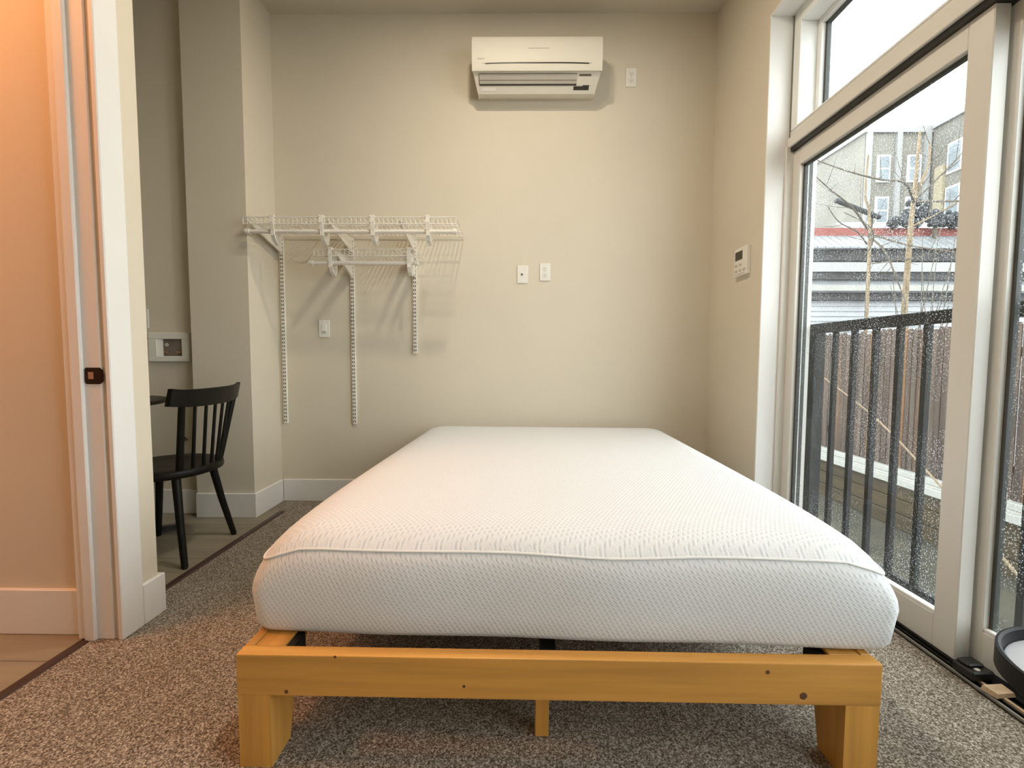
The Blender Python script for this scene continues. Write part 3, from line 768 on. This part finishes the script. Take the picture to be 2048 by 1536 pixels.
# bare trees
def limb(P, n=5):
    """smooth a polyline"""
    P = [Vector(p) for p in P]; out = []
    for i in range(len(P)-1):
        a, b, c, d = P[max(i-1, 0)], P[i], P[i+1], P[min(i+2, len(P)-1)]
        for t in range(n):
            u = t/n
            out.append(.5*((2*b)+(c-a)*u+(2*a-5*b+4*c-d)*u*u+(3*b-a-3*c+d)*u**3))
    out.append(P[-1]); return out
def tree(name, label, base, trunk, limbs, mat, twigs, seed):
    rr = random.Random(seed)
    t = thing(name, label, 'tree', base)
    rel = lambda P: [(x-base[0], y-base[1], z-base[2]) for x, y, z in P]
    tk = MB().tube(limb(rel(trunk[0])), trunk[1], 9, trunk[2]).build('trunk', mat, t, smooth=True)
    for P, r0, r1, m_ in limbs:
        L_ = limb(rel(P))
        br = MB().tube(L_, r0, 7, r1).build('branch', m_, t, smooth=True)
        m = MB()
        for q in range(twigs):
            i = rr.randrange(2, len(L_)-1); p = L_[i]; d = (L_[i]-L_[i-1]).normalized()
            s = d.orthogonal().normalized(); s.rotate(Matrix.Rotation(rr.uniform(0, 2*PI), 3, d))
            e = (d*.7+s).normalized()*rr.uniform(.25, .6)
            m.tube([p, p+e*.5+Vector((0, 0, .03)), p+e+Vector((0, 0, .1))], .006, 4, .002)
        if twigs:
            o = m.build('twigs', M['twig'], br); o['kind'] = 'stuff'
    return t
tree('bare_tree', 'bare pale barked tree rising behind the fence, right of two', (6.9, 8.0, -1.2),
     ([(6.9, 8, -1.2), (6.83, 8, 1.2), (6.86, 8, 3.2), (6.90, 8, 4.0), (6.93, 8, 4.9)], .06, .02),
     [([(6.89, 8, 3.75), (7.02, 8, 4.1), (7.12, 8, 4.4), (7.10, 8, 4.75)], .028, .012, M['bark']),
      ([(6.89, 8, 3.72), (7.3, 7.9, 4.2), (7.6, 7.8, 4.6)], .015, .006, M['twig']),
      ([(6.9, 8, 3.7), (6.3, 7.5, 3.85), (5.6, 7.1, 3.75), (5.0, 7, 3.84), (4.4, 7, 4.05)], .022, .008, M['twig']),
      ([(6.9, 8, 3.72), (7.2, 7.6, 3.6), (7.5, 7.2, 3.45), (8.0, 7.0, 3.3)], .02, .008, M['twig']),
      ([(6.88, 8, 3.3), (7.2, 7.8, 3.5), (7.6, 7.6, 3.8)], .018, .006, M['bark'])], M['bark'], 7, 11)
tree('bare_tree', 'bare thin tree with crossing branches, left of two', (6.2, 8.2, -1.2),
     ([(6.2, 8.2, -1.2), (6.33, 8.2, 1.0), (6.30, 8.2, 3.4), (6.20, 8.2, 3.9), (6.22, 8.2, 4.6)], .03, .014),
     [([(6.28, 8.2, 3.3), (5.7, 7.8, 3.55), (5.1, 7.5, 3.75), (4.7, 7.3, 3.9)], .02, .007, M['twig']),
      ([(6.28, 8.2, 3.25), (6.6, 7.8, 2.95), (6.9, 7.4, 2.75), (7.4, 7.2, 2.6)], .018, .007, M['twig']),
      ([(6.28, 8.2, 3.2), (6.42, 8, 2.9), (6.58, 7.9, 2.4), (6.75, 7.9, 2.0)], .02, .008, M['twig']),
      ([(6.27, 8.2, 3.05), (5.8, 7.8, 3.15), (5.2, 7.4, 3.2), (4.8, 7.1, 3.35)], .014, .005, M['twig']),
      ([(6.27, 8.2, 2.9), (5.9, 7.6, 2.9), (5.4, 7.0, 3.0), (4.7, 6.6, 3.1)], .012, .005, M['twig']),
      ([(6.3, 8.2, 2.7), (6.9, 7.9, 2.75), (7.5, 7.6, 2.9)], .012, .005, M['twig'])], M['bark'], 6, 5)
bs = thing('leafless_shrub', 'leafless grey shrub leaning over the fence', 'shrub', (6.6, 7.6, -1.2))
rr = random.Random(9)
for q in range(16):
    a = rr.uniform(-.9, 1.1); L_ = rr.uniform(3.2, 4.3)
    P = limb([(rr.uniform(-.2, .2), rr.uniform(-.2, .2), 0), (a*.3, rr.uniform(-.3, .1), L_*.5), (a*.9, rr.uniform(-.4, .1), L_)])
    MB().tube(P, .014, 5, .004).build('stem', M['twig'], bs)
db = thing('dark_beam', 'short dark beam jutting out among the branches', 'beam', (6.45, 8.7, 3.13))
MB().tube([(-.42, 0, .86), (.42, 0, .54)], .045, 8).build('beam', M['snow'], db)
MB().tube([(.30, .05, -4.4), (.30, .05, .60)], .03, 8).build('pole', M['twig'], db)
st = MB().tube(limb([(3.5, 2.15, -1.2), (3.5, 3.0, -.55), (3.5, 3.66, -.045), (3.5, 4.35, .42), (3.5, 5.1, .78)]), .012, 6, .005)
tag(st.build('leaning_stick', M['bark']), 'long pale stick leaning in the yard in front of the fence', 'stick')
